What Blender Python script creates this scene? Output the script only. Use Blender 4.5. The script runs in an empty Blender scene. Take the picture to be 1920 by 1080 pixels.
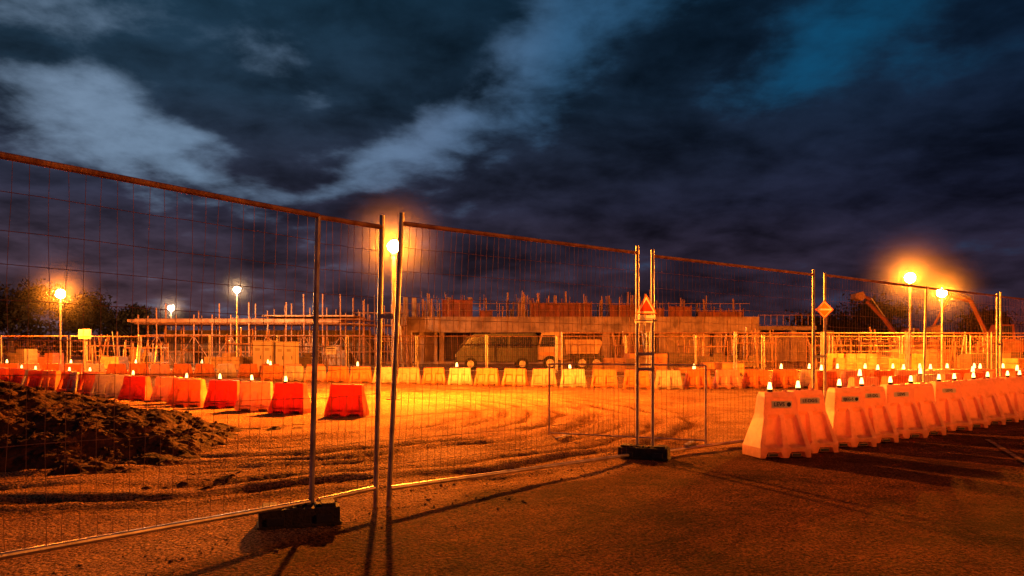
import bpy, bmesh, math, random
import numpy as np
from mathutils import Vector, Matrix, noise
random.seed(7)
scene = bpy.context.scene
scene.view_settings.view_transform = 'Standard'
scene.view_settings.look = 'None'
scene.view_settings.exposure = 0
R = math.radians

# ------------------------------------------------------------------ materials
def new_mat(name):
    m = bpy.data.materials.new(name); m.use_nodes = True
    nt = m.node_tree
    return m, nt, nt.nodes['Principled BSDF'], nt.nodes['Material Output']

def surf(name, c1, c2=None, scale=6.0, rough=0.7, metal=0.0, bump=0.0, bscale=40.0, detail=6, spec=0.4):
    m, nt, b, o = new_mat(name)
    c2 = c2 or tuple(x*0.65 for x in c1)
    tc = nt.nodes.new('ShaderNodeTexCoord')
    n = nt.nodes.new('ShaderNodeTexNoise'); n.inputs['Scale'].default_value = scale; n.inputs['Detail'].default_value = min(detail,4)
    nt.links.new(tc.outputs['Object'], n.inputs['Vector'])
    r = nt.nodes.new('ShaderNodeValToRGB')
    r.color_ramp.elements[0].position = 0.35; r.color_ramp.elements[1].position = 0.65
    r.color_ramp.elements[0].color = (*c2, 1); r.color_ramp.elements[1].color = (*c1, 1)
    nt.links.new(n.outputs['Fac'], r.inputs['Fac'])
    nt.links.new(r.outputs['Color'], b.inputs['Base Color'])
    b.inputs['Roughness'].default_value = rough; b.inputs['Metallic'].default_value = metal
    b.inputs['Specular IOR Level'].default_value = spec
    if bump > 0:
        n2 = nt.nodes.new('ShaderNodeTexNoise'); n2.inputs['Scale'].default_value = bscale; n2.inputs['Detail'].default_value = 4
        nt.links.new(tc.outputs['Object'], n2.inputs['Vector'])
        bp = nt.nodes.new('ShaderNodeBump'); bp.inputs['Strength'].default_value = bump; bp.inputs['Distance'].default_value = 0.02
        nt.links.new(n2.outputs['Fac'], bp.inputs['Height']); nt.links.new(bp.outputs['Normal'], b.inputs['Normal'])
    return m

def plastic(name, c, dirt=0.55, tr=0.5):
    m, nt, b, o = new_mat(name)
    tc = nt.nodes.new('ShaderNodeTexCoord')
    n = nt.nodes.new('ShaderNodeTexNoise'); n.inputs['Scale'].default_value = 7; n.inputs['Detail'].default_value = 6
    n.inputs['Roughness'].default_value = 0.65
    nt.links.new(tc.outputs['Object'], n.inputs['Vector'])
    sp = nt.nodes.new('ShaderNodeSeparateXYZ'); nt.links.new(tc.outputs['Object'], sp.inputs[0])
    mr = nt.nodes.new('ShaderNodeMapRange'); mr.inputs[1].default_value = 0.0; mr.inputs[2].default_value = 0.3
    mr.inputs[3].default_value = 0.32; mr.inputs[4].default_value = 0.0
    nt.links.new(sp.outputs['Z'], mr.inputs[0])
    ad = nt.nodes.new('ShaderNodeMath'); ad.operation = 'ADD'
    nt.links.new(n.outputs['Fac'], ad.inputs[0]); nt.links.new(mr.outputs[0], ad.inputs[1])
    r = nt.nodes.new('ShaderNodeValToRGB')
    r.color_ramp.elements[0].position = 0.45; r.color_ramp.elements[1].position = 0.85
    r.color_ramp.elements[0].color = (*c, 1)
    r.color_ramp.elements[1].color = (c[0]*dirt, c[1]*dirt*0.9, c[2]*dirt*0.8, 1)
    nt.links.new(ad.outputs[0], r.inputs['Fac'])
    nt.links.new(r.outputs['Color'], b.inputs['Base Color'])
    b.inputs['Roughness'].default_value = 0.45
    t = nt.nodes.new('ShaderNodeBsdfTranslucent'); nt.links.new(r.outputs['Color'], t.inputs['Color'])
    mx = nt.nodes.new('ShaderNodeMixShader'); mx.inputs[0].default_value = tr
    nt.links.new(b.outputs[0], mx.inputs[1]); nt.links.new(t.outputs[0], mx.inputs[2])
    nt.links.new(mx.outputs[0], o.inputs['Surface'])
    return m

def emit(name, c, s):
    m = bpy.data.materials.new(name); m.use_nodes = True
    nt = m.node_tree; nt.nodes.clear()
    e = nt.nodes.new('ShaderNodeEmission'); e.inputs[0].default_value = (*c, 1); e.inputs[1].default_value = s
    o = nt.nodes.new('ShaderNodeOutputMaterial'); nt.links.new(e.outputs[0], o.inputs[0])
    return m

M_GALV = surf('galvanised_steel', (0.52, 0.47, 0.42), (0.30, 0.25, 0.20), 9, 0.42, 0.75, 0.15, 60)
M_RUST = surf('rusty_steel', (0.42, 0.22, 0.12), (0.22, 0.09, 0.04), 12, 0.6, 0.4, 0.3, 50)
M_WIRE = surf('fence_wire', (0.34, 0.18, 0.10), (0.20, 0.10, 0.05), 9, 0.5, 0.5)
M_RUBBER = surf('recycled_rubber', (0.045, 0.034, 0.026), (0.022, 0.017, 0.013), 20, 0.85, 0, 0.6, 60)
M_PWHITE = plastic('barrier_white_plastic', (0.80, 0.68, 0.52))
M_PPEACH = plastic('barrier_faded_plastic', (0.88, 0.52, 0.34), 0.65)
M_PORANGE = plastic('barrier_orange_plastic', (0.82, 0.34, 0.10))
M_PRED = plastic('barrier_red_plastic', (0.74, 0.13, 0.04))
M_DARK = surf('dark_plastic', (0.03, 0.03, 0.03), None, 10, 0.5)
M_LABEL = surf('label_vinyl', (0.82, 0.76, 0.55), (0.66, 0.60, 0.40), 20, 0.5)
M_INK = surf('label_ink', (0.02, 0.025, 0.05), None, 10, 0.5)
M_BEACON = emit('lit_beacon_lens', (1.0, 0.40, 0.10), 9.0)
M_BEACON.cycles.emission_sampling = 'NONE'
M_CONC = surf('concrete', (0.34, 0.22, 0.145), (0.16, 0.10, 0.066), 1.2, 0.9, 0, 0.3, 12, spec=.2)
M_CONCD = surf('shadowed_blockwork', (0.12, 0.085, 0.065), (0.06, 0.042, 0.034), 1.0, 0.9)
M_BRICK = surf('red_formwork_panel', (0.20, 0.05, 0.028), (0.10, 0.028, 0.018), 1.5, 0.8)
M_WOOD = surf('scaffold_timber', (0.36, 0.20, 0.10), (0.20, 0.10, 0.05), 2.5, 0.8)
M_CABIN = surf('beige_painted_steel', (0.60, 0.48, 0.32), (0.46, 0.35, 0.23), 1.5, 0.5)
M_GLASS = surf('dark_glass', (0.02, 0.025, 0.03), None, 3, 0.12, 0, 0, spec=0.8)
M_WPAINT = surf('white_paint', (0.75, 0.72, 0.66), (0.6, 0.56, 0.5), 3, 0.45)
M_TPAINT = surf('dusty_cream_paint', (0.46, 0.30, 0.17), (0.28, 0.17, 0.09), 1.3, 0.7)
M_OPAINT = surf('orange_paint', (0.50, 0.22, 0.07), (0.32, 0.12, 0.04), 2, 0.45)
M_SIGNW = plastic('sign_white_sheeting', (0.85, 0.80, 0.72), .9, .55)
M_SIGNO = plastic('sign_orange_sheeting', (0.90, 0.24, 0.03), .9, .55)
M_SIGNR = plastic('sign_red_sheeting', (0.75, 0.06, 0.02), .9, .55)
M_MPAINT = surf('faded_machine_paint', (0.28, 0.06, 0.025), (0.15, 0.04, 0.02), 2, 0.55)
M_DPAINT = surf('dark_green_paint', (0.05, 0.045, 0.035), None, 2, 0.4)
M_TYRE = surf('tyre_rubber', (0.025, 0.025, 0.025), None, 10, 0.9)
M_BARK = surf('bark', (0.10, 0.07, 0.05), (0.05, 0.035, 0.025), 8, 0.95, 0, 0.6, 12)
M_LEAF = surf('foliage', (0.05, 0.034, 0.014), (0.020, 0.016, 0.008), 0.8, 0.8, spec=.2)
M_SOIL = surf('heaped_soil', (0.095, 0.036, 0.017), (0.030, 0.011, 0.006), 5, 0.95, 0, 1.0, 22, spec=.1)
M_STONE = surf('loose_stone', (0.14, 0.07, 0.04), (0.06, 0.03, 0.02), 3, 0.95)

# ------------------------------------------------------------------ mesh builder
class MB:
    def __init__(s): s.v=[]; s.f=[]; s.m=[]; s.mats=[]
    def mi(s, mat):
        if mat not in s.mats: s.mats.append(mat)
        return s.mats.index(mat)
    def add(s, vs, fs, mat):
        o=len(s.v); k=s.mi(mat); s.v += [tuple(p) for p in vs]
        for f in fs: s.f.append([i+o for i in f]); s.m.append(k)
    def box(s, c, d, mat, rz=0.0, ry=0.0, rx=0.0):
        M = Matrix.Rotation(rz,3,'Z') @ Matrix.Rotation(ry,3,'Y') @ Matrix.Rotation(rx,3,'X')
        c=Vector(c); vs=[]
        for z in (-.5,.5):
            for x,y in ((-.5,-.5),(.5,-.5),(.5,.5),(-.5,.5)):
                vs.append(c + M @ Vector((x*d[0],y*d[1],z*d[2])))
        s.add(vs, [(3,2,1,0),(4,5,6,7),(0,1,5,4),(1,2,6,5),(2,3,7,6),(3,0,4,7)], mat)
    def tube(s, pts, r, mat, n=8, r2=None, cap=True):
        pts=[Vector(p) for p in pts]; N=len(pts); r2 = r if r2 is None else r2
        d0=(pts[-1]-pts[0]).normalized()
        ref = Vector((0,0,1)) if abs(d0.z)<0.9 else Vector((0,1,0))
        vs=[]; fs=[]
        for i,p in enumerate(pts):
            a=pts[max(i-1,0)]; b=pts[min(i+1,N-1)]; d=(b-a).normalized()
            u=d.cross(ref).normalized(); w=u.cross(d)
            rr = r+(r2-r)*i/max(N-1,1)
            for k in range(n):
                t=2*math.pi*k/n
                vs.append(p+u*math.cos(t)*rr+w*math.sin(t)*rr)
        for i in range(N-1):
            for k in range(n):
                fs.append((i*n+k,i*n+(k+1)%n,(i+1)*n+(k+1)%n,(i+1)*n+k))
        if cap:
            fs.append(tuple(range(n-1,-1,-1))); fs.append(tuple((N-1)*n+k for k in range(n)))
        s.add(vs,fs,mat)
    def prism(s, prof, y0, y1, mat):   # profile in xz, extruded on y
        n=len(prof); vs=[(x,y0,z) for x,z in prof]+[(x,y1,z) for x,z in prof]
        fs=[tuple(range(n)), tuple(range(2*n-1,n-1,-1))]+[(i,i+n,(i+1)%n+n,(i+1)%n) for i in range(n)]
        s.add(vs,fs,mat)
    def sheet(s, prof, y, mat):
        s.add([(x,y,z) for x,z in prof],[tuple(range(len(prof)))],mat)
    def ring(s, prof, k0, k1, y, mat):
        n=len(prof); vs=[(x*k0,y,z*k0) for x,z in prof]+[(x*k1,y,z*k1) for x,z in prof]
        s.add(vs,[(i,(i+1)%n,(i+1)%n+n,i+n) for i in range(n)],mat)
    def mesh(s, name, smooth=False, bevel=0):
        me=bpy.data.meshes.new(name); me.from_pydata(s.v,[],s.f)
        for m in s.mats: me.materials.append(m)
        me.polygons.foreach_set('material_index', s.m)
        if smooth: me.polygons.foreach_set('use_smooth',[True]*len(s.f))
        me.update()
        bm=bmesh.new(); bm.from_mesh(me)
        bmesh.ops.recalc_face_normals(bm, faces=bm.faces)
        if bevel:
            es=[e for e in bm.edges if len(e.link_faces)==2 and e.calc_face_angle(0)>0.35]
            bmesh.ops.bevel(bm, geom=es, offset=bevel, segments=2, affect='EDGES', profile=0.6, clamp_overlap=True)
        bm.to_mesh(me); bm.free()
        return me
    def obj(s, name, loc=(0,0,0), rz=0, parent=None, **k):
        return link(name, s.mesh(name, **k), loc, rz, parent)

def link(name, data, loc=(0,0,0), rz=0, parent=None):
    o=bpy.data.objects.new(name, data); scene.collection.objects.link(o)
    o.location=loc; o.rotation_euler=(0,0,rz)
    if parent: o.parent=parent
    return o
def empty(name, loc=(0,0,0), rz=0):
    o=link(name, None, loc, rz); o.empty_display_size=0.3; return o

# ------------------------------------------------------------------ ground
def fence_line(x):
    pts=[(-30,-38),(-3.3,2.1),(-1.0,5.5),(1.45,8.1),(4.3,10.2),(10.0,15.0),(40,38),(500,60)]
    for (a,b),(c,d) in zip(pts,pts[1:]):
        if x<=c: return b+(d-b)*(x-a)/(c-a)
    return 60
def axis(lo,hi,step,far):
    a=list(np.arange(lo,hi+1e-6,step)); s=step; x=hi
    while x<far: s*=1.22; x+=s; a.append(x)
    s=step; x=lo
    while x>-far: s*=1.22; x-=s; a.insert(0,x)
    return a
xs=axis(-9,11,0.055,900); ys=axis(1.5,20,0.055,900)
vs=[]; msk=[]; ruts=[]
for y in ys:
    for x in xs:
        near = -14<x<18 and 0<y<30
        n1 = noise.noise(Vector((x*0.9,y*0.9,0))) if near else 0
        d = fence_line(x)-y + 0.35*n1 + (0.12*noise.noise(Vector((x*5,y*5,3))) if near else 0)
        a = min(1,max(0,d/0.35+0.2))
        z=0.0; rt=0.0
        if near:
            r=math.hypot(x+5,y-14)+0.22*n1
            q=r*2*math.pi/0.55
            rut=math.sin(q)+0.4*math.sin(q*2.3+1)
            tread=0.5*math.sin(math.atan2(y-14,x+5)*r*2*math.pi/0.16)
            w=max(0,min(1,(9.0-r)/0.8))*max(0,min(1,(r-3.4)/1.2))
            g=max(0,min(1,0.85+1.3*noise.noise(Vector((x*0.7,y*0.7,7)))))
            h=0.026*(rut+tread*max(0,-rut))*w*g
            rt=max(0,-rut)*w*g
            f=noise.noise(Vector((x*11,y*11,5)))
            h+=0.018*n1+0.010*noise.noise(Vector((x*4,y*4,1)))+0.008*f
            z=h*(1-a)+a*(0.004*f+0.005*noise.noise(Vector((x*3,y*3,9)))-0.006)
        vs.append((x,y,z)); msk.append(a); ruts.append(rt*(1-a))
nx=len(xs); fs=[]
for j in range(len(ys)-1):
    for i in range(nx-1):
        k=j*nx+i; fs.append((k,k+1,k+nx+1,k+nx))
me=bpy.data.meshes.new('ground'); me.from_pydata(vs,[],fs)
me.polygons.foreach_set('use_smooth',[True]*len(fs))
at=me.attributes.new('asphalt','FLOAT','POINT'); at.data.foreach_set('value',msk)
at=me.attributes.new('rut_dark','FLOAT','POINT'); at.data.foreach_set('value',ruts)
m,nt,b,o=new_mat('dirt_and_asphalt')
N=nt.nodes.new; L=nt.links.new
tc=N('ShaderNodeTexCoord'); A=N('ShaderNodeAttribute'); A.attribute_name='asphalt'
RA=N('ShaderNodeAttribute'); RA.attribute_name='rut_dark'
def nz(sc,det=6,ro=0.6):
    n=N('ShaderNodeTexNoise'); n.inputs['Scale'].default_value=sc; n.inputs['Detail'].default_value=det; n.inputs['Roughness'].default_value=ro
    L(tc.outputs['Object'],n.inputs['Vector']); return n
def ramp(src,p0,c0,p1,c1):
    r=N('ShaderNodeValToRGB'); e=r.color_ramp.elements
    e[0].position=p0; e[0].color=(*c0,1); e[1].position=p1; e[1].color=(*c1,1); L(src,r.inputs[0]); return r
dn=nz(0.8,8,0.7); dr=ramp(dn.outputs['Fac'],0.35,(0.22,0.092,0.036),0.68,(0.43,0.25,0.11))
an=nz(0.7,10,0.78); ar=ramp(an.outputs['Fac'],0.38,(0.036,0.012,0.0055),0.63,(0.165,0.056,0.022))
sp=nz(55,3,0.75); spr=ramp(sp.outputs['Fac'],0.40,(0.18,0.18,0.18),0.64,(2.1,2.1,2.1))
mx=N('ShaderNodeMix'); mx.data_type='RGBA'; L(A.outputs['Fac'],mx.inputs[0]); L(dr.outputs[0],mx.inputs[6]); L(ar.outputs[0],mx.inputs[7])
rr_=ramp(RA.outputs['Fac'],0.0,(1,1,1),1.0,(0.38,0.28,0.23))  # base colour darkened in the rut bottoms so the tracks show
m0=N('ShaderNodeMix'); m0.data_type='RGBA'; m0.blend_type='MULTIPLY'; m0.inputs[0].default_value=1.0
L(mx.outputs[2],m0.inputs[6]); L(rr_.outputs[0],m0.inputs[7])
ml=N('ShaderNodeMix'); ml.data_type='RGBA'; ml.blend_type='MULTIPLY'; ml.inputs[0].default_value=1.0
L(m0.outputs[2],ml.inputs[6]); L(spr.outputs[0],ml.inputs[7]); L(ml.outputs[2],b.inputs['Base Color'])
b.inputs['Roughness'].default_value=0.95; b.inputs['Specular IOR Level'].default_value=0.04
v=N('ShaderNodeTexVoronoi'); v.inputs['Scale'].default_value=38; L(tc.outputs['Object'],v.inputs['Vector'])
bn=nz(22,6,0.75)
ad=N('ShaderNodeMath'); ad.operation='SUBTRACT'; L(bn.outputs['Fac'],ad.inputs[0])
vm=N('ShaderNodeMath'); vm.operation='MULTIPLY'; vm.inputs[1].default_value=0.6; L(v.outputs['Distance'],vm.inputs[0]); L(vm.outputs[0],ad.inputs[1])
bp=N('ShaderNodeBump'); bp.inputs['Strength'].default_value=1.0; bp.inputs['Distance'].default_value=0.055
L(ad.outputs[0],bp.inputs['Height']); L(bp.outputs[0],b.inputs['Normal'])
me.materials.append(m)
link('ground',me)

mb=MB()
def strip(p,q,w,z=0.008):
    p=Vector((*p,z)); q=Vector((*q,z)); d=(q-p).normalized(); s=Vector((-d.y,d.x,0))*w/2
    mb.add([p-s,q-s,q+s,p+s],[(0,1,2,3)],M_LINE)
M_LINE=surf('worn_road_paint',(0.20,0.10,0.05),(0.05,0.022,0.01),10,0.8,spec=.1)
strip((6.3,9.9),(5.3,7.6),0.06)
mb.obj('road_marking')

# ------------------------------------------------------------------ soil mound
def mound_h(x,y):
    prof=[(-16,0.5),(-9,0.9),(-7.2,0.86),(-6.2,0.77),(-5.6,0.66),(-5.0,0.50),(-4.5,0.40),(-3.9,0.20),(-3.2,-0.06),(0,-.3)]
    h=0
    for (a,b_),(c,d) in zip(prof,prof[1:]):
        if a<=x<=c: h=b_+(d-b_)*(x-a)/(c-a)
    yc=9.2; wy=2.1
    t=1-((y-yc)/wy)**2
    base=h*max(-0.2,t)
    base+=0.12*noise.noise(Vector((x*1.2,y*1.2,2)))*(1 if t>-0.3 else 0)
    base+=0.07*noise.noise(Vector((x*3.5,y*3.5,4)))+0.045*abs(noise.noise(Vector((x*9,y*9,6))))+0.02*noise.noise(Vector((x*22,y*22,8)))
    return base-0.06
mb=MB(); X=np.arange(-13,-2.6,0.045); Y=np.arange(6.4,12.2,0.045)
vv=[(x,y,mound_h(x,y)) for y in Y for x in X]; n=len(X)
ff=[(j*n+i,j*n+i+1,(j+1)*n+i+1,(j+1)*n+i) for j in range(len(Y)-1) for i in range(n-1)
    if max(vv[j*n+i][2],vv[j*n+i+1][2],vv[(j+1)*n+i][2],vv[(j+1)*n+i+1][2])>-0.03]
mb.add(vv,ff,M_SOIL); mb.obj('soil_mound')

mb=MB()
ico=bmesh.new(); bmesh.ops.create_icosphere(ico,subdivisions=1,radius=1)
iv=[v.co.copy() for v in ico.verts]; ifc=[[v.index for v in f.verts] for f in ico.faces]; ico.free()
def stone(x,y,z,r,mat):
    s=Vector((random.uniform(.7,1.3),random.uniform(.7,1.3),random.uniform(.5,.9)))
    mb.add([(x+p.x*r*s.x*random.uniform(.8,1.2),y+p.y*r*s.y*random.uniform(.8,1.2),z+p.z*r*s.z) for p in iv],ifc,mat)
for i in range(1500):
    x=random.uniform(-8,-3); y=random.uniform(7.2,11)
    z=mound_h(x,y)
    if z>0.02: stone(x,y,z,random.choice([.012,.018,.03,.04]),M_SOIL)
for i in range(1300):
    x=random.uniform(-3,8); y=fence_line(x)+random.gauss(0.2,0.5)
    if y>2: stone(x,y,0.0,abs(random.gauss(0,.005))+.003,M_STONE)
mb.obj('gravel')

# ------------------------------------------------------------------ temporary fence
def fence_panel(p0,p1,zb0,zt0,zb1,zt1,sx=0.075,sz=0.19,post_l=True,post_r=True,pe=0.09,lean0=(0,0),lean1=(0,0),r=0.020,rw=0.0016,seed=0):
    rnd=random.Random(seed); mb=MB()
    a=Vector((p0[0],p0[1],0)); c=Vector((p1[0],p1[1],0)); Ln=(c-a).length; d=(c-a)/Ln; nrm=Vector((-d.y,d.x,0))
    def P(t,z,off=0):
        zb=zb0+(zb1-zb0)*t; zt=zt0+(zt1-zt0)*t
        lx=lean0[0]*(1-t)+lean1[0]*t; ly=lean0[1]*(1-t)+lean1[1]*t
        zz=zb+(zt-zb)*z
        return a+(c-a)*t+Vector((lx,ly,0))*z+nrm*off+Vector((0,0,zz))
    if post_l: mb.tube([P(0,0)-Vector((0,0,zb0+0.0)),P(0,1)+Vector((0,0,pe))],r,M_GALV,10)
    if post_r: mb.tube([P(1,0)-Vector((0,0,zb1+0.0)),P(1,1)+Vector((0,0,pe))],r,M_GALV,10)
    mb.tube([P(t/8,1,0.004*rnd.uniform(-1,1)) for t in range(9)],r*0.9,M_RUST,10)
    mb.tube([P(t/8,0,0.004*rnd.uniform(-1,1)) for t in range(9)],r*0.9,M_GALV,10)
    nv=int(Ln/sx)
    for i in range(1,nv):
        t=i/nv+rnd.uniform(-.06,.06)/nv; w=rnd.uniform(-.008,.008)/Ln; ph=rnd.uniform(0,6)
        mb.tube([P(t+w*math.sin(ph+k*1.1),k/10,0.006*math.sin(ph*2+k)) for k in range(11)],rw,M_WIRE,4,cap=False)
    nh=int((zt0-zb0)/sz)
    for k in range(1,nh+1):
        z=k/(nh+1)+rnd.uniform(-.004,.004)
        mb.tube([P(t/20,z+0.0015*rnd.uniform(-1,1),0.006) for t in range(21)],rw*1.2,M_WIRE,4,cap=False)
    return mb
def add_fence(*a,**k):
    return fence_panel(*a,**k).obj('temporary_fence_panel')
add_fence((-3.55,1.95),(-1.40,5.20),0.27,2.13,0.14,2.13,sx=0.085,sz=0.185,lean1=(0.05,0.0),post_l=True,seed=1,pe=0.0)
add_fence((-1.36,5.24),(-1.04,5.69),0.14,2.13,0.145,2.13,sx=0.06,sz=0.185,post_l=False,lean1=(0.05,0),seed=2,pe=0.09)
add_fence((-0.94,5.69),(1.39,8.28),0.14,2.16,0.04,2.27,lean0=(0.10,0.0),seed=3,pe=0.08)
add_fence((1.56,8.28),(4.18,10.35),0.05,2.235,0.06,2.235,seed=4,pe=0.07)
add_fence((4.38,10.45),(6.82,12.4),0.06,2.24,0.06,2.22,seed=5,lean1=(0.06,0),pe=0.03)
add_fence((6.90,12.45),(9.42,14.5),0.06,2.22,0.06,2.24,seed=6,post_l=False,lean0=(0.06,0),pe=0.05)
add_fence((9.62,14.7),(12.4,16.9),0.06,2.24,0.06,2.24,seed=8)
def clamp(x,y,z,rz,w=0.2):
    mb=MB(); mb.box((0,0,0),(w,0.012,0.035),M_GALV); mb.box((0,-0.028,0),(w*0.9,0.012,0.035),M_GALV)
    mb.tube([(0,-0.05,0),(0,0.03,0)],0.008,M_GALV,6)
    mb.obj('fence_clamp',(x,y,z),rz)
for z in (1.15,0.98): clamp(1.475,8.28,z,0.0,0.21)
clamp(-0.965,5.69,1.45,0,0.12); clamp(4.28,10.4,1.1,0.4,0.24); clamp(9.52,14.6,1.3,0.7,0.3)
def foot(x,y,rz,s=1.0):
    mb=MB()
    L_,W,H=0.60*s,0.24*s,0.13*s
    mb.box((0,0,H/2+0.01),(L_,W,H),M_RUBBER)
    for i in (-1,1):
        mb.box((i*L_*0.36,0,H+0.018),(L_*0.18,W*0.8,0.03),M_RUBBER)
        mb.box((i*L_*0.30,-W/2-0.004,H*0.45),(L_*0.22,0.02,H*0.5),M_DARK)
    for i in range(-2,3): mb.box((i*0.07*s,0,H+0.016),(0.035*s,W*0.55,0.022),M_RUBBER)
    mb.box((0,0,0.012),(L_*1.04,W*1.1,0.025),M_RUBBER)
    mb.obj('fence_foot',(x,y,0),rz,bevel=0.006)
foot(-1.46,5.12,0.35,0.88); foot(1.45,8.2,-0.35,0.9); foot(4.28,10.42,0.6); foot(9.5,14.6,0.6)

mb=MB()
for x in (0,2.1): mb.tube([(x,0,0),(x,0,1.0)],0.014,M_GALV,8)
for z in (0.06,1.0): mb.tube([(0,0,z),(2.1,0,z)],0.010,M_GALV,8)
for i in range(1,30): mb.tube([(i*0.07,0,0.06),(i*0.07,0,1.0)],0.002,M_WIRE,4)
for x in (0.2,1.9): mb.box((x,0,0.02),(0.05,0.5,0.02),M_GALV)
mb.obj('pedestrian_barrier',(0.51,10.2,0),math.atan2(-0.87,1.91))

bm_ = fence_panel((0,0),(3.45,0),0.12,1.86,0.12,1.86,sx=0.10,sz=0.25,r=0.03,rw=0.0035,seed=11,pe=0.05)
bf = bm_.mesh('temporary_fence_panel')
x=-33.0; y=38.0
while x<34:
    rz=random.uniform(-.06,.06)+ (0.0 if x<8 else 0.03)
    o=link('temporary_fence_panel',bf,(x,y,0),rz); o.rotation_euler.y=random.uniform(-.006,.006)
    mbx=3.45*math.cos(rz); y+=3.45*math.sin(rz); x+=mbx+0.08
    y=38+ (y-38)*0.5
x=2.0; y=30.0
while x<22:
    link('temporary_fence_panel',bf,(x,y,0),0.05+random.uniform(-.05,.05)); x+=3.55; y+=0.15

# ------------------------------------------------------------------ plastic barriers
def barrier_mesh(name,Ln,D,H,mat,beacon,tp=.80,bs=.78):
    mb=MB()
    k_=lambda f: .5*(1-(1-tp)*f)
    lv=[(0,.5,.5),(.16,.5,.5),(.20,k_(.06),.46),(.60,k_(.72),.30),(.66,k_(.78),.25),(.93,k_(.95),.22),(1,k_(1.05),.17)]
    cols=[-1,-.80,-.72,-.20,-.12,.12,.20,.72,.80,1]
    inb=lambda t:.15<abs(t)<.75
    n=len(cols); vs=[]
    for side in (-1,1):
        for z,a,b_ in lv:
            for t in cols:
                bb=b_
                if inb(t) and .18<z<.64: bb=b_*0.66
                zz=z*H
                if inb(t) and z==0: zz=0.09*H
                vs.append((t*a*Ln, side*bb*D, zz))
    K=len(lv); fs=[]
    for s_ in (0,1):
        o=s_*K*n
        for j in range(K-1):
            for i in range(n-1):
                f=(o+j*n+i,o+j*n+i+1,o+(j+1)*n+i+1,o+(j+1)*n+i); fs.append(f if s_==0 else f[::-1])
    o=K*n
    for j in range(K-1):
        fs.append((j*n,(j+1)*n,o+(j+1)*n,o+j*n)); fs.append((j*n+n-1,o+j*n+n-1,o+(j+1)*n+n-1,(j+1)*n+n-1))
    for i in range(n-1):
        fs.append(((K-1)*n+i,(K-1)*n+i+1,o+(K-1)*n+i+1,o+(K-1)*n+i)); fs.append((i,o+i,o+i+1,i+1))
    mb.add(vs,fs,mat)
    mb.tube([(0.16*Ln,0,H),(0.16*Ln,0,H+0.018)],0.03,M_DARK,10)
    for i in (-1,1): mb.box((i*Ln*0.23,0,0.045*H),(Ln*0.2,D*0.9,0.06*H),M_DARK)
    me=mb.mesh(name,bevel=0.009)
    if beacon:
        b2=MB(); bx=-0.14*Ln; s=bs
        b2.tube([(bx,0,H-.01),(bx,0,H+.030)],0.036*s,M_DARK,12,0.034*s)
        b2.tube([(bx,0,H+.031),(bx,0,H+.055*s/.78),(bx,0,H+.08*s/.78),(bx,0,H+.10*s/.78)],0.032*s,M_BEACON,12,0.016*s)
        b2.tube([(bx,0,H+.101*s/.78),(bx,0,H+.12*s/.78)],0.010,M_DARK,8,0.005)
        m2=b2.mesh('t'); bm=bmesh.new(); bm.from_mesh(me); k=len(me.materials)
        nf=len(bm.faces); bm.from_mesh(m2)
        bm.faces.ensure_lookup_table()
        for f in bm.faces[nf:]: f.material_index+=k
        bm.to_mesh(me); bm.free()
        for mm in m2.materials: me.materials.append(mm)
    return me
BM={}
def barrier(x,y,rz,kind,beacon=False,size='s'):
    key=(kind,beacon,size)
    if key not in BM:
        mat={'w':M_PWHITE,'o':M_PORANGE,'r':M_PRED,'p':M_PPEACH}[kind]
        Ln,D,H,tp,bs={'s':(0.72,0.36,0.57,.80,1.0),'b':(0.62,0.40,0.72,.62,.85),'m':(0.82,0.4,0.57,.85,1.4)}[size]
        BM[key]=barrier_mesh('plastic_road_barrier',Ln,D,H,mat,beacon,tp,bs)
    o=link('plastic_road_barrier',BM[key],(x,y,0),rz)
    o.rotation_euler.x=random.uniform(-.02,.02); o.rotation_euler.y=random.uniform(-.015,.015)
    return o
left=[(-2.97,13.44,'r',0),(-4.15,14.0,'r',1),(-5.0,14.6,'p',1),(-5.88,15.27,'r',1),(-6.75,15.7,'o',1),(-7.1,16.3,'o',0),(-7.85,17.1,'p',0),(-8.8,17.5,'r',1),
      (-10.3,19.0,'w',0),(-11.6,20.7,'r',1),(-12.3,20.9,'r',1),(-14.2,22.4,'r',1),(-15.6,23.9,'r',1),(-16.9,24.6,'r',1),(-18.0,26.0,'w',0),(-19.4,27.4,'r',0)]
for x,y,k,bc in left: barrier(x,y,-0.10+random.uniform(-.15,.15),k,bool(bc))
for i in range(7): barrier(-9.6-i*1.35,18.4+i*1.25,-0.4+random.uniform(-.1,.1),'wo'[i%2])
rows=[(2.98,8.42),(4.16,9.35),(5.26,10.2),(6.45,11.15),(7.5,12.0),(8.6,12.85),(9.8,13.7),(11.0,14.5)]
BR=[]
for i,(x,y) in enumerate(rows):
    a=0.16+random.uniform(-.07,.07)
    BR.append(barrier(x,y,a,'p',True,'b'))
    BR.append(barrier(x+0.47,y+0.38,a+random.uniform(-.05,.08),'p',True,'b'))
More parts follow.
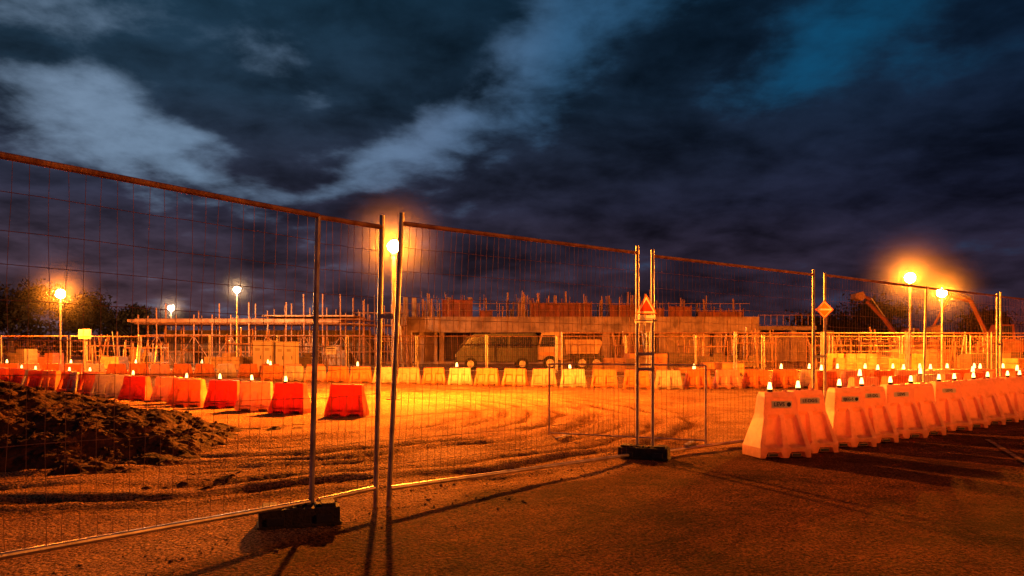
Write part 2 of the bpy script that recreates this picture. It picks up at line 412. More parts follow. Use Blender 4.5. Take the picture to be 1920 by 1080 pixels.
def label(par,txt,size,lx,lz,w,h,logo=False):
    zc=lz; dep=-(0.252-(zc/0.72-.66)/.27*.03)*0.40-0.006
    mb=MB(); mb.box((lx,dep,zc),(w,0.004,h),M_LABEL,rx=-0.06)
    if logo: mb.tube([(lx+w*0.36,dep-0.001,zc),(lx+w*0.36,dep-0.005,zc)],h*0.32,M_INK,14)
    mb.obj('label',parent=par)
    c=bpy.data.curves.new('label_text','FONT'); c.body=txt; c.size=size; c.align_x='CENTER'; c.align_y='CENTER'; c.extrude=0.0005; c.offset=0.0006
    c.materials.append(M_INK)
    t=bpy.data.objects.new('label_text',c); scene.collection.objects.link(t); t.parent=par
    t.location=(lx-(w*0.12 if logo else 0),dep-0.0055,zc); t.rotation_euler=(R(90)-0.06,0,0)
label(BR[0],'LEVS',0.065,0.0,0.585,0.25,0.08,True)
label(BR[1],'LE-DG·S',0.055,0.0,0.60,0.26,0.075)
label(BR[2],'EJEG-5',0.05,0.0,0.585,0.24,0.07,True)
label(BR[3],'LE-DG',0.055,0.0,0.60,0.22,0.065)
label(BR[4],'LEVS',0.055,0.0,0.59,0.22,0.065)
label(BR[6],'LEVS',0.055,0.0,0.59,0.22,0.065)
kinds='owpoowpowoopwoowopoowpooopo'
for i in range(27):
    x=-9.2+0.93*i; y=28.8-0.42*i if i<15 else 22.7+0.12*(i-15)
    barrier(x,y,-0.15+random.uniform(-.2,.2),kinds[i],i%4==0 or i>18,'m')
for i in range(24):
    barrier(-31+i*0.98,33.5-0.06*i,random.uniform(-.15,.15),'owoopo'[i%6],i%3==0,'m')
for i in range(17):
    barrier(9.0+i*0.98,21.5+0.35*i,0.2+random.uniform(-.15,.15),'opopw'[i%5],i%4!=1,'m')
for i in range(14):
    barrier(8.0+i*1.1,17+0.75*i,0.4+random.uniform(-.15,.15),'powpo'[i%5],i%2==0,'m')

# ------------------------------------------------------------------ lamps
ORANGE=(1.0,0.225,0.012)
def glare_mat(Rr,dens):  # made-up scatter falloff for the glow around a globe
    m=bpy.data.materials.new('glare_scatter'); m.use_nodes=True; nt=m.node_tree; nt.nodes.clear()
    o=nt.nodes.new('ShaderNodeOutputMaterial'); s=nt.nodes.new('ShaderNodeVolumeScatter')
    tc=nt.nodes.new('ShaderNodeTexCoord'); ln=nt.nodes.new('ShaderNodeVectorMath'); ln.operation='LENGTH'
    nt.links.new(tc.outputs['Object'],ln.inputs[0])
    mr=nt.nodes.new('ShaderNodeMapRange')
    mr.inputs[1].default_value=0; mr.inputs[2].default_value=Rr; mr.inputs[3].default_value=1; mr.inputs[4].default_value=0
    pw=nt.nodes.new('ShaderNodeMath'); pw.operation='POWER'; pw.inputs[1].default_value=4.0
    mu=nt.nodes.new('ShaderNodeMath'); mu.operation='MULTIPLY'; mu.inputs[1].default_value=dens
    nt.links.new(ln.outputs['Value'],mr.inputs[0]); nt.links.new(mr.outputs[0],pw.inputs[0]); nt.links.new(pw.outputs[0],mu.inputs[0])
    nt.links.new(mu.outputs[0],s.inputs['Density'])
    nt.links.new(s.outputs[0],o.inputs['Volume']); return m
def lamp(x,y,h,power,col,r=0.16,dens=0.005,hr=2.2):
    e=empty('street_lamp',(x,y,0))
    mb=MB()
    mb.tube([(0,0,0),(0,0,0.25)],0.10,M_GALV,12,0.08); mb.tube([(0,0,0.25),(0,0,h-r-0.06)],0.055,M_GALV,10,0.04)
    mb.box((0,0,0.012),(0.32,0.32,0.025),M_GALV)
    mb.tube([(0,0,h-r-0.06),(0,0,h-r-0.01)],0.05,M_GALV,14,0.06)
    mb.obj('pole',parent=e,smooth=False)
    mb=MB(); mb.tube([(0,0,h+r+0.003),(0,0,h+r+0.02)],0.03,M_GALV,16,0.02)
    mb.obj('lamp_cap',parent=e)
    bm=bmesh.new(); bmesh.ops.create_icosphere(bm,subdivisions=2,radius=r); me=bpy.data.meshes.new('lamp_globe'); bm.to_mesh(me); bm.free()
    me.materials.append(emit('lit_lamp_globe',col,power/(4*math.pi**2*r*r)))
    g=bpy.data.objects.new('lamp_globe',me); scene.collection.objects.link(g); g.parent=e; g.location=(0,0,h)
    if dens>0:  # added scattering sphere, imitates glare around the lit globe
        bm=bmesh.new(); bmesh.ops.create_icosphere(bm,subdivisions=3,radius=hr); me=bpy.data.meshes.new('glare_halo'); bm.to_mesh(me); bm.free()
        me.materials.append(glare_mat(hr,dens)); q=bpy.data.objects.new('glare_halo',me); scene.collection.objects.link(q); q.parent=e; q.location=(0,0,h)
    return e
lamp(-2.85,18.0,3.68,27000,ORANGE,0.145,0.013,2.0)
lamp(15.99,30.0,4.07,24000,ORANGE,0.20,0.016,2.9)
lamp(21.3,37.0,4.0,24000,ORANGE,0.22,0.016,3.1)
lamp(-22.8,37.7,4.0,20000,ORANGE,0.22,0.016,3.1)
lamp(-17.5,47.5,5.0,6000,(1,0.56,0.26),0.19,0.014,2.2)
lamp(-31.5,69.0,5.0,8000,(1,0.56,0.26),0.26,0.014,2.8)
lamp(12.5,4.0,5.0,3000,ORANGE,0.16,0)  # unseen lamp right of frame, added to light the near barrier fronts

# ------------------------------------------------------------------ signs
mb=MB(); h3=0.245*0.866
T3=[(-0.1225,-h3/3),(0.1225,-h3/3),(0,2*h3/3)]
mb.ring(T3,1,.84,0,M_SIGNO); mb.ring(T3,.84,.62,0,M_SIGNW); mb.sheet([(x*.62,z*.62) for x,z in T3],0,M_SIGNR)
mb.sheet([(-.1,-.12),(.1,-.12),(.1,-.085),(-.1,-.085)],-0.002,M_SIGNW)
mb.sheet([(-.13,-.165),(.07,-.165),(.07,-.132),(-.13,-.132)],-0.002,M_SIGNW)
mb.tube([(-0.02,0.012,-0.5),(-0.02,0.012,-0.075)],0.008,M_GALV,8)
mb.box((0,0.006,-0.142),(0.24,0.006,0.012),M_GALV)
mb.obj('warning_sign',(1.475,8.2,1.66))
mb=MB(); s=0.125; D4=[(-s,0),(0,-s),(s,0),(0,s)]
mb.ring(D4,1,.86,0,M_SIGNO); mb.ring(D4,.86,.78,0,M_SIGNW)
k=.78*s; g=.012
mb.sheet([(-k,0),(-k+g,-g),(k-g,-g),(k,0),(k-g,g),(-k+g,g)],0,M_SIGNW)
mb.sheet([(-k+g,g),(k-g,g),(0,k)],0,M_SIGNO); mb.sheet([(-k+g,-g),(0,-k),(k-g,-g)],0,M_SIGNO)
mb.tube([(0,0.015,-0.3),(0,0.015,-0.10)],0.008,M_GALV,8)
mb.obj('hazard_diamond_sign',(4.31,10.30,1.75))
mb=MB(); mb.box((0,0,0.0),(0.55,0.02,0.42),M_WPAINT); mb.box((0,-0.012,0.1),(0.45,0.004,0.05),M_DARK); mb.box((0,-0.012,-0.03),(0.4,0.004,0.03),M_DARK)
mb.obj('site_notice_board',(-9.2,37.9,1.15))
mb=MB(); mb.box((0,0,2.0),(0.62,0.12,0.5),M_CABIN); mb.tube([(0,0,0),(0,0,1.75)],0.05,M_GALV,8); mb.box((0,-.065,2.0),(0.5,0.01,0.38),M_CABIN)
mb.obj('site_notice_board',(-22.3,39,0))

# ------------------------------------------------------------------ cabinets, pallets
def cabinet(x,y,w,d,h,rz=0,mat=M_CABIN):
    mb=MB(); mb.box((0,0,0.06),(w*0.96,d*0.96,0.12),M_DARK); mb.box((0,0,h/2+0.08),(w,d,h-0.08),mat)
    mb.box((0,0,h+0.065),(w*1.05,d*1.06,0.05),mat)
    nD=max(2,int(w/0.7))
    for i in range(nD):
        cx=-w/2+(i+.5)*w/nD
        mb.box((cx,-d/2-0.008,h/2+0.08),(w/nD*0.9,0.02,h*0.85),mat)
        mb.box((cx+w/nD*0.33,-d/2-0.028,h/2+.1),(0.03,0.02,0.16),M_DARK)
        for k in range(4): mb.box((cx,-d/2-0.022,h*0.8+k*0.03-.05),(w/nD*0.5,0.01,0.012),M_DARK)
    mb.obj('electrical_cabinet',(x,y,0),rz,bevel=0.006)
cabinet(-10.9,33,0.85,0.8,1.5); cabinet(-9.95,33.05,0.8,0.8,1.45); 
def pallet_stack(x,y,w,h,mat,rz=0):
    mb=MB()
    for i in (-1,0,1): mb.box((i*w*0.45,0,0.05),(0.1,0.9,0.1),M_WOOD)
    for i in range(6): mb.box((0,-0.4+i*0.16,0.112),(w,0.11,0.02),M_WOOD)
    nz_=max(1,int(h/0.22)); nx_=int(w/0.45)
    for k in range(nz_):
        for i in range(nx_):
            if k==nz_-1 and random.random()<.3: continue
            mb.box((-w/2+(i+.5)*w/nx_+random.uniform(-.01,.01),0,0.125+(k+.5)*0.22),(w/nx_-.02,0.85+random.uniform(-.02,.02),0.21),mat)
    mb.obj('block_pallet',(x,y,0),rz)
for i in range(12):
    pallet_stack(random.uniform(4,24),random.uniform(33,37),random.uniform(1.0,2.2),random.choice([.5,.7,.9]),random.choice([M_OPAINT,M_CONC,M_WOOD,M_CONCD]),random.uniform(-.3,.3))
for i in range(9):
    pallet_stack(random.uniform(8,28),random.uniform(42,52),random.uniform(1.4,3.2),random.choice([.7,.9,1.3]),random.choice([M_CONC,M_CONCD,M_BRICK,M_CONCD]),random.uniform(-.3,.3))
for i in range(8):
    pallet_stack(random.uniform(-28,-12),random.uniform(39.5,47),random.uniform(1.0,2.4),random.choice([.7,.9,1.1]),random.choice([M_CONC,M_CONCD,M_CONCD,M_BRICK]),random.uniform(-.3,.3))
def rack(x,y,w,h,rz):
    mb=MB(); rnd=random.Random(int(x*100))
    for i in (-1,1):
        for j in (-1,1): mb.tube([(i*w/2,j*.4,0),(i*w/2,j*.4,h)],.035,M_RUST,5)
        mb.tube([(i*w/2,-.4,.4),(i*w/2,.4,.4)],.03,M_RUST,5); mb.tube([(i*w/2,-.4,h*.8),(i*w/2,.4,h*.8)],.03,M_RUST,5)
    for z in (.4,h*.8):
        for j in (-1,1): mb.tube([(-w/2,j*.4,z),(w/2,j*.4,z)],.03,M_RUST,5)
    for k in range(int(w*6)):
        t=-w/2+rnd.random()*w; mb.tube([(t,rnd.uniform(-.35,.35),.05),(t+rnd.uniform(-.25,.25),rnd.uniform(-.35,.35),h*rnd.uniform(.8,1.35))],rnd.choice([.02,.03,.045]),rnd.choice([M_RUST,M_WOOD,M_GALV]),5)
    mb.obj('scaffold_tube_rack',(x,y,0),rz)
for x,y,w,h in ((-26,48,2.6,1.8),(-22,45,2.2,1.6),(-15.5,44,2.4,1.9),(-12.6,47,2,1.7),(-7.2,46,2.2,2.1),(7.5,47,2.4,1.8),(11.5,45,2.8,1.7),(15.5,48,2.6,2.0),(19.5,46,2.6,1.8),(24,48,3,2.0),(28,46,2.4,1.7)):
    rack(x,y,w,h,random.uniform(-.3,.3))

# ------------------------------------------------------------------ vehicles
def wheel(mb,x,y,z,r,w):
    mb.tube([(x,y-w/2,z),(x,y+w/2,z)],r,M_TYRE,20); mb.tube([(x,y-w/2-0.01,z),(x,y+w/2+.01,z)],r*0.55,M_GALV,14)
e=empty('parked_van',(-0.9,43.5,0),0.05); mb=MB()
prof=[(-2.3,.45),(-2.35,1.0),(-2.15,1.2),(-1.55,1.95),(-1.3,2.1),(2.2,2.15),(2.3,2.0),(2.35,.45)]
mb.prism(prof,-0.95,0.95,M_DPAINT); mb.obj('body',parent=e,bevel=0.04)
mb=MB(); mb.prism([(-2.03,1.25),(-1.5,1.88),(-0.75,1.9),(-0.75,1.25)],-0.962,-0.955,M_GLASS)
mb.prism([(-0.6,1.3),(-0.6,1.9),(0.6,1.9),(0.6,1.3)],-0.962,-0.955,M_GLASS); mb.prism([(0.75,1.3),(0.75,1.9),(2.0,1.9),(2.0,1.3)],-0.962,-0.955,M_GLASS)
mb.box((-1.92,0,1.6),(0.02,1.6,0.75),M_GLASS,ry=0.68); mb.obj('windows',parent=e)
mb=MB()
for x in (-1.5,1.45):
    for y in (-.88,.88): wheel(mb,x,y,0.36,0.36,0.22)
mb.obj('wheels',parent=e)
mb=MB(); mb.box((-2.36,0.0,.5),(0.12,1.85,0.22),M_DARK); mb.box((-2.35,.7,.85),(0.06,.3,.16),M_WPAINT); mb.box((-2.35,-.7,.85),(0.06,.3,.16),M_WPAINT); mb.box((0,-.965,.8),(4.2,.02,.06),M_DARK)
mb.obj('trim',parent=e)
e=empty('tipper_truck',(3.4,43.2,0),-0.04); mb=MB()
mb.prism([(-1.9,.6),(-1.9,1.3),(-1.7,2.15),(-0.5,2.2),(-0.5,.6)],-1.05,1.05,M_TPAINT); mb.box((-1.2,-1.06,.95),(1.35,.03,.2),M_OPAINT); mb.obj('cab',parent=e,bevel=0.012)
mb=MB(); mb.prism([(-1.78,1.35),(-1.62,2.0),(-0.85,2.0),(-0.85,1.35)],-1.062,-1.054,M_GLASS); mb.box((-1.83,0,1.7),(0.02,1.8,0.65),M_GLASS,ry=0.22); mb.obj('windows',parent=e)
mb=MB(); mb.prism([(-0.3,.95),(-0.36,1.75),(1.6,1.75),(1.75,1.6),(1.5,.95)],-1.1,1.1,M_TPAINT)
for i in range(4): mb.box((0.0+i*0.45,-1.12,1.35),(0.08,0.06,0.78),M_TPAINT)
mb.box((0.2,0,.75),(3.4,0.8,0.2),M_DARK); mb.obj('tipper_body',parent=e)
mb=MB()
for x in (-1.2,.6,1.4):
    for y in (-.95,.95): wheel(mb,x,y,0.42,0.42,0.28)
mb.obj('wheels',parent=e)
def excavator(x,y,mid,peak,tip,rz=0,mat=M_MPAINT,bw=.7):
    e=empty('excavator',(x,y,0),rz); mb=MB()
    for s in (-1,1):
        mb.prism([(-1.7,.25),(-1.4,0),(1.4,0),(1.7,.25),(1.7,.6),(1.4,.85),(-1.4,.85),(-1.7,.6)],s*1.1-.25,s*1.1+.25,M_DARK)
        for i in range(5): wheel(mb,-1.2+i*.6,s*1.1,.28,.2,.54)
    mb.obj('tracks',parent=e)
    mb=MB(); mb.prism([(-1.5,1.0),(-1.5,1.6),(-.3,1.8),(1.6,1.9),(1.9,1.6),(1.9,1.0)],-1.2,1.2,mat); mb.box((0,0,.93),(1.2,1.2,.2),M_DARK); mb.obj('body',parent=e,bevel=.04)
    mb=MB(); mb.prism([(-1.4,1.6),(-1.5,2.3),(-1.2,2.9),(-.2,2.9),(-.1,1.7)],-1.15,-.3,mat); mb.prism([(-1.3,1.9),(-1.37,2.35),(-1.15,2.8),(-.35,2.8),(-.3,1.9)],-1.165,-1.155,M_GLASS); mb.obj('cab',parent=e,bevel=.03)
    mb=MB()
    def beam(p,q,w0,w1): mb.tube([(p[0],.1,p[1]),(q[0],.1,q[1])],w0*bw,mat,4,w1*bw)
    beam((-1.0,1.7),mid,.26,.24); beam(mid,peak,.24,.18); beam((peak[0]+.3,peak[1]+.15),tip,.18,.11)
    mb.tube([(-1.3,.1,1.8),((mid[0]-1)/1.7,.1,mid[1]*.8)],.05,M_GALV,8)
    mb.tube([(mid[0],.1,mid[1]+.2),(peak[0]+.4,.1,peak[1]+.25)],.05,M_GALV,8)
    t=tip; mb.prism([(t[0]-.4,t[1]-.1),(t[0]+.2,t[1]+.1),(t[0]+.4,t[1]-.4),(t[0]+.1,t[1]-.7),(t[0]-.4,t[1]-.5)],-.4,.6,M_RUST)
    mb.obj('boom',parent=e)
excavator(34.4,52,(-2.4,4.6),(-4.0,5.0),(-5.0,2.8))
excavator(33.4,62,(-2.4,3.7),(-3.9,5.2),(-4.6,5.9),bw=.8)

# ------------------------------------------------------------------ concrete building under construction
e=empty('concrete_building',(0,60,0))
mb=MB(); mb.box((5.2,7,3.25),(29.0,15,1.1),M_CONC); mb.box((5.2,-0.62,2.62),(29.0,.25,.16),M_CONC)
mb.box((22.6,9,3.0),(6.2,12,.35),M_CONC); mb.box((5,7,.12),(30,15,.2),M_CONC)
for i in range(15): mb.box((-8.2+i*1.95,-.53,3.25),(.06,.06,1.0),M_WOOD)
mb.obj('slabs',parent=e)
mb=MB()
for x in (-9.0,-8.2,-7.2,-6.0,-5.7,-1.5,3,7.5,12,16.5,19.4,22.5,25.4): 
    w=random.uniform(.35,.6); mb.box((x,-.15,1.45),(w,.55,2.5),M_CONC)
for x in np.arange(-8,26,4.2): mb.box((x,6,1.45),(.45,.45,2.5),M_CONC)
mb.box((-7.4,0.6,1.4),(3.4,.3,2.4),M_CONC); mb.box((14.3,.9,1.4),(3.6,.2,2.4),M_CONC); mb.box((22,3,1.4),(5.6,.2,2.4),M_CONC)
mb.box((10,.5,.8),(2.6,.2,1.2),M_BRICK)
for i in range(46): 
    x=-5+i*.53; mb.tube([(x,.9+random.random()*2,.2),(x+random.uniform(-.06,.06),1,2.65)],.035,M_RUST,5)
mb.obj('columns',parent=e)
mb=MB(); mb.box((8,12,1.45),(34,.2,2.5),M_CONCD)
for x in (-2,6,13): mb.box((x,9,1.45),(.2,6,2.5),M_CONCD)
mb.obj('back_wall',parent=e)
mb=MB()
for x0,x1,h in ((-5.6,-3.2,1.4),(-2.6,-1.6,.5),(1.6,6.4,1.15),(7.9,10,1.0),(10.4,12.2,.7),(12.6,14.4,.85),(15.0,18.6,.45)):
    mb.box(((x0+x1)/2,.2,3.8+h/2),(x1-x0,.2,h),M_BRICK)
    k=int((x1-x0)/.6)
    for i in range(k+1): mb.box((x0+(x1-x0)*i/k,.05,3.8+h/2+.05),(.07,.1,h+.1+random.choice([0,0,.3,.5])),M_BRICK)
mb.obj('upper_formwork',parent=e)
mb=MB()
for i in range(230):
    x=random.choice([random.uniform(-9.2,19.4),random.uniform(-9.2,8),random.gauss(-6,1.5),random.gauss(1,.6),random.gauss(10,1)]); y=random.uniform(-.3,6)
    if not -9.2<x<19.4: continue
    h=random.uniform(.5,2.2); mb.tube([(x,y,3.78),(x+random.uniform(-.07,.07),y,3.8+h)],random.choice([.02,.03,.05,.08]),M_RUST,5)
for i in range(18):
    x=-9+i*1.6; mb.tube([(x,-.4,3.8),(x,-.4,4.9)],.025,M_RUST,5)
for z in (4.3,4.85): mb.tube([(-9,-.4,z),(19,-.4,z)],.02,M_RUST,5)
for i in range(12):
    x=19.8+i*.5; mb.tube([(x,0,3.17),(x,0,4.0)],.025,M_RUST,5)
mb.tube([(19.8,0,3.95),(25.6,0,3.95)],.025,M_RUST,5)
mb.obj('rebar_and_guardrails',parent=e)
mb=MB()
for x in (-8.6,-7.9,-3.4,0.9,10.9,-5.1):
    mb.box((x,.4,4.6),(.35,.35,1.6),M_CONC)
mb.obj('upper_columns',parent=e)

e=empty('scaffold_structure',(-19,54,0)); mb=MB()
def T(p,q,r=.035,mat=M_RUST): mb.tube([p,q],r,mat,5)
for j,y in enumerate((0,1.4,4.0)):
    for i in range(13):
        x=-8+i*1.33; T((x,y,0),(x+random.uniform(-.05,.05),y,3.3+random.choice([0,.4,.9,1.3]) + (.6 if i>8 else 0)),.05)
    for z in (1.0,2.2,3.05,3.4): T((-8.3,y,z),(8.3,y,z),.035)
for i in range(12):
    x=-8+i*1.33
    if i%2==0: T((x,-.05,.1),(x+1.33,-.05,2.2),.03)
    else: T((x,-.05,2.2),(x+1.33,-.05,.1),.03)
    T((x,0,3.05),(x,4,3.05)); T((x,0,2.2),(x,4,2.2))
mb.obj('tubes',parent=e)
mb=MB(); mb.box((-1,2,3.18),(15.0,4.4,.12),M_WOOD); mb.box((-1,-.25,3.27),(15.4,.05,.2),M_WOOD); mb.box((4.4,1.6,3.6),(6.6,4.4,.1),M_WOOD); mb.box((-5,.6,2.26),(5,1.2,.05),M_WOOD)
mb.obj('decks',parent=e)
mb=MB()
for i in range(9): mb.box((random.uniform(-7,7),random.uniform(2,3.8),random.uniform(.5,1)),(random.uniform(.4,1.6),.3,random.uniform(1,2)),random.choice([M_CONC,M_WOOD,M_CONCD]))
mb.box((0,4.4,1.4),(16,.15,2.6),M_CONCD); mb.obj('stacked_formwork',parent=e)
e=empty('scaffold_tower',(-10.2,57,0)); mb=MB()
for i in range(6):
    for y in (0,1.5): T((-1.8+i*.75,y,0),(-1.8+i*.75+random.uniform(-.04,.04),y,random.uniform(3.8,5.4)),.04)
for z in (1,2,3,4): T((-2,0,z),(2,0,z),.03); T((-2,1.5,z),(2,1.5,z),.03)
for i in range(5): T((-1.8+i*.75,0,(i%2)*2),(-1.05+i*.75,0,2-(i%2)*2+1),.025)
mb.obj('tubes',parent=e); mb=MB(); mb.box((0,.75,3.06),(4,1.4,.06),M_WOOD); mb.box((1.2,.9,3.9),(.7,.7,1.5),M_CONC); mb.obj('deck',parent=e)

# ------------------------------------------------------------------ trees
def tree(x,y,h,w,seed,trunk=0.3,n=4200,ls=.30):
    rnd=random.Random(seed); e=empty('tree',(x,y,0),0)
    mb=MB(); mb.tube([(0,0,0),(.1,0,h*.3),(0,.1,h*.55),(.1,0,h*.85)],h*.035,M_BARK,8,h*.008)
    cl=[]
    for i in range(20):
        a=rnd.uniform(0,6.28); rr=w*rnd.uniform(.1,.5); z=h*rnd.uniform(trunk+.05,.9)
        rr*= math.sqrt(max(.1,1-((z/h-.6)/.45)**2))
        p=Vector((math.cos(a)*rr,math.sin(a)*rr,z)); cl.append((p,rnd.uniform(.12,.22)*w))
        mb.tube([(0,0,z*.55),tuple(p*.6+Vector((0,0,z*.3))),tuple(p)],h*.012,M_BARK,5,h*.003)
    mb.obj('trunk',parent=e,smooth=True)
    mb=MB()
    for i in range(n):
        c,r=rnd.choice(cl); v=Vector((rnd.gauss(0,.5),rnd.gauss(0,.5),rnd.gauss(0,.35)))*r*1.2+c
        u=Vector((rnd.uniform(-1,1),rnd.uniform(-1,1),rnd.uniform(-1,1))).normalized(); t=u.cross(Vector((rnd.random(),rnd.random(),rnd.random()+.1))).normalized(); s=ls*rnd.uniform(.4,1)
        mb.add([v-u*s,v-t*s*.5,v+u*s,v+t*s*.5],[(0,1,2,3)],M_LEAF)
    mb.obj('foliage',parent=e)
tree(-53,79,8.2,8.5,1,n=6000); tree(-47,83,7.6,6,2,n=5500); tree(-43,85,6.0,6,3,n=5000); tree(-60,82,9.0,8,4)
tree(39.5,82,6.4,8.5,5,.12,6000); tree(36,86,5.2,7,6,.1); tree(57,90,6,7,7)
mb=MB(); rnd=random.Random(5)
for i in range(16000):
    x=rnd.uniform(-170,170); y=rnd.uniform(140,150)
    hh=3.2+1.6*noise.noise(Vector((x*.06,0,0)))+1.3*noise.noise(Vector((x*.3,0,4)))
    z=rnd.uniform(0,1)**.8*max(1,hh); s=rnd.uniform(.3,.8)
    u=Vector((rnd.uniform(-1,1),rnd.uniform(-1,1),rnd.uniform(-1,1))).normalized(); t=u.cross(Vector((.3,.5,.8))).normalized(); v=Vector((x,y,z))
    mb.add([v-u*s,v-t*s*.6,v+u*s,v+t*s*.6],[(0,1,2,3)],M_LEAF)
mb.obj('distant_treeline')

# ------------------------------------------------------------------ sky
w=bpy.data.worlds.new('World'); scene.world=w; w.use_nodes=True
w.cycles.sampling_method='MANUAL'; w.cycles.sample_map_resolution=256
nt=w.node_tree; nt.nodes.clear(); N=nt.nodes.new; L=nt.links.new
out=N('ShaderNodeOutputWorld'); bg=N('ShaderNodeBackground'); L(bg.outputs[0],out.inputs[0])
tc=N('ShaderNodeTexCoord')
def math_(op,a,b=None,clamp=False):
    n=N('ShaderNodeMath'); n.operation=op; n.use_clamp=clamp
    for i,vv in enumerate((a,b)):
        if vv is None: continue
        if isinstance(vv,(int,float)): n.inputs[i].default_value=vv
        else: L(vv,n.inputs[i])
    return n.outputs[0]
sx=N('ShaderNodeSeparateXYZ'); L(tc.outputs['Generated'],sx.inputs[0])
az=math_('MULTIPLY',math_('ARCTAN2',sx.outputs[0],sx.outputs[1]),57.2958)
el=math_('MULTIPLY',math_('ARCSINE',sx.outputs[2]),57.2958)
zc=math_('ADD',math_('MAXIMUM',sx.outputs[2],0.0),0.22)
cx=N('ShaderNodeCombineXYZ'); L(math_('DIVIDE',sx.outputs[0],zc),cx.inputs[0]); L(math_('DIVIDE',sx.outputs[1],zc),cx.inputs[1])
def wn(vec,sc,det=8,ro=.55,dist=0.0):
    n=N('ShaderNodeTexNoise'); n.inputs['Scale'].default_value=sc; n.inputs['Detail'].default_value=det; n.inputs['Roughness'].default_value=ro; n.inputs['Distortion'].default_value=dist
    L(vec,n.inputs['Vector']); return n
n_big=wn(cx.outputs[0],1.9,8,.54,.2); n_fine=wn(cx.outputs[0],5.0,7,.58,.2); n_warp=wn(cx.outputs[0],2.4,6,.52)
ae=N('ShaderNodeCombineXYZ'); L(az,ae.inputs[0]); L(el,ae.inputs[1])
wp=N('ShaderNodeVectorMath'); wp.operation='MULTIPLY_ADD'; L(n_warp.outputs['Color'],wp.inputs[0]); wp.inputs[1].default_value=(13,9,0)
sb=N('ShaderNodeVectorMath'); sb.operation='SUBTRACT'; L(ae.outputs[0],sb.inputs[0]); sb.inputs[1].default_value=(6.5,4.5,0); L(sb.outputs[0],wp.inputs[2])
def blob(a,e_,sa,se,rot,amp):
    mp=N('ShaderNodeMapping'); mp.vector_type='TEXTURE'; L(wp.outputs[0],mp.inputs[0])
    mp.inputs[1].default_value=(a,e_,0); mp.inputs[2].default_value=(0,0,R(rot)); mp.inputs[3].default_value=(sa,se,1)
    dt=N('ShaderNodeVectorMath'); dt.operation='DOT_PRODUCT'; L(mp.outputs[0],dt.inputs[0]); L(mp.outputs[0],dt.inputs[1])
    return math_('MULTIPLY',math_('POWER',2.71828,math_('MULTIPLY',dt.outputs['Value'],-1.0)),amp)
blobs=[(-31,16.0,8,4.2,-15,.75),(-23.5,12.0,6,2.4,-20,.68),(-33,23,7,3,0,.45),
       (-13,12.4,6,1.8,15,.60),(-5.5,16.0,6,3.2,20,.80),(2.5,19.8,4.5,3.4,60,.55),(4.5,25,4.5,4.0,60,.55),(-16.7,20.5,3,2.6,0,.60),
       (22,20.5,8,3,18,.75),(12,25,7,3.0,0,.60),(32,25,8,4,0,.50),
       (-22,18.5,4.5,3,-15,-.5),(-9.5,21.5,5,3.2,0,-.7),(-22,26,6,2.5,0,-.3),(22,12.0,14,5,0,-.75),(6,11,7,2.8,10,-.6),(-31,8,8,2,0,-.35),(-33,19.2,4,1.3,0,-.5)]
tot=None
for bl in blobs:
    q=blob(*bl); tot=q if tot is None else math_('ADD',tot,q)
nn=math_('ADD',math_('MULTIPLY',math_('SUBTRACT',n_big.outputs['Fac'],.5),2.9),math_('MULTIPLY',math_('SUBTRACT',n_fine.outputs['Fac'],.5),1.7))
def smooth(v,a,b,c=0,d=1):
    m=N('ShaderNodeMapRange'); m.interpolation_type='SMOOTHSTEP'; m.inputs[1].default_value=a; m.inputs[2].default_value=b; m.inputs[3].default_value=c; m.inputs[4].default_value=d
    L(v,m.inputs[0]); return m.outputs[0]
unseen_ovc=math_('ADD',smooth(el,30,44,0,1.6),smooth(math_('ABSOLUTE',az),45,62,0,1.3))  # extra cloud outside the view, added to cut the ambient light
cov=math_('SUBTRACT',math_('ADD',tot,nn),unseen_ovc)
clear=smooth(cov,.15,1.35)
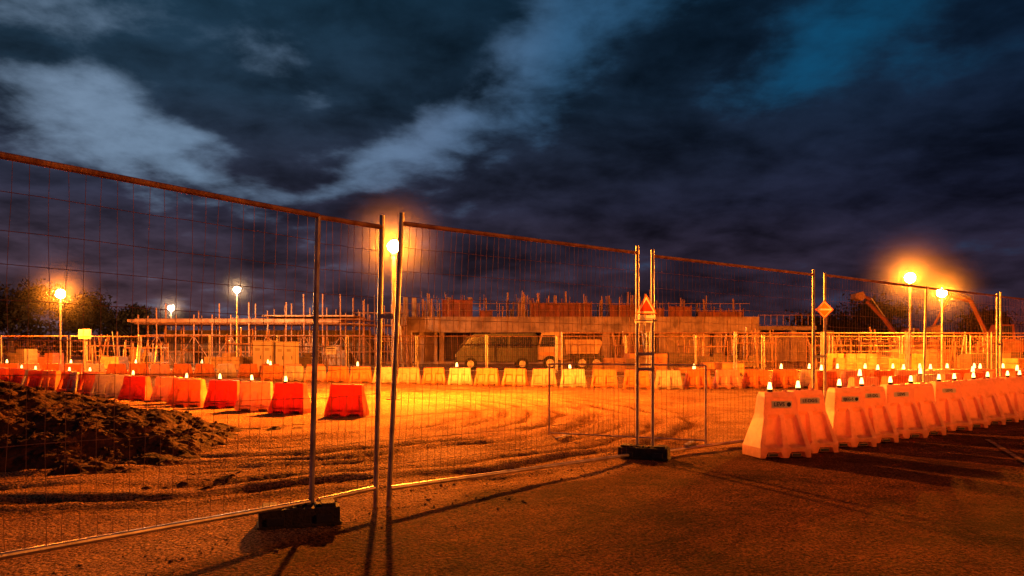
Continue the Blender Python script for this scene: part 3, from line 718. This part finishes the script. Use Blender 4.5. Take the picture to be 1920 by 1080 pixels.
def wramp(src,stops):
    r=N('ShaderNodeValToRGB'); L(src,r.inputs[0]); e=r.color_ramp.elements
    e[0].position=stops[0][0]; e[0].color=(*stops[0][1],1); e[1].position=stops[-1][0]; e[1].color=(*stops[-1][1],1)
    for p,c in stops[1:-1]:
        k=e.new(p); k.color=(*c,1)
    return r.outputs[0]
azn=N('ShaderNodeMapRange'); L(az,azn.inputs[0]); azn.inputs[1].default_value=-40; azn.inputs[2].default_value=40; azn=azn.outputs[0]
eln=N('ShaderNodeMapRange'); L(el,eln.inputs[0]); eln.inputs[1].default_value=0; eln.inputs[2].default_value=30; eln=eln.outputs[0]
gapc=wramp(azn,[(0,(.20,.28,.40)),(.2,(.155,.24,.36)),(.42,(.11,.18,.30)),(.55,(.035,.11,.22)),(.75,(.005,.07,.16)),(1,(.002,.045,.10))])
cloudc=wramp(eln,[(0,(.040,.018,.022)),(.12,(.037,.021,.031)),(.35,(.016,.017,.034)),(.6,(.008,.019,.037)),(1,(.003,.018,.036))])
azd=wramp(azn,[(0,(1.8,1.75,1.6)),(.35,(1.3,1.25,1.2)),(.6,(.75,.75,.8)),(1,(.5,.6,.8))])
mu=N('ShaderNodeMix'); mu.data_type='RGBA'; mu.blend_type='MULTIPLY'; mu.inputs[0].default_value=1; L(cloudc,mu.inputs[6]); L(azd,mu.inputs[7])
st=math_('ADD',.25,math_('MULTIPLY',smooth(nn,-.9,.9),1.6))
mv=N('ShaderNodeVectorMath'); mv.operation='SCALE'; L(mu.outputs[2],mv.inputs[0]); L(st,mv.inputs['Scale'])
mf=N('ShaderNodeMix'); mf.data_type='RGBA'; L(clear,mf.inputs[0]); L(mv.outputs[0],mf.inputs[6]); L(gapc,mf.inputs[7])
L(mf.outputs[2],bg.inputs[0]); bg.inputs[1].default_value=1.0

# ------------------------------------------------------------------ camera
cam=bpy.data.cameras.new('camera'); cam.sensor_width=36; cam.lens=26.25; cam.shift_y=115/1920; cam.clip_end=3000; cam.clip_start=0.05
co=bpy.data.objects.new('camera',cam); scene.collection.objects.link(co); co.location=(0,0,1.2); co.rotation_euler=(R(90),0,0)
scene.camera=co
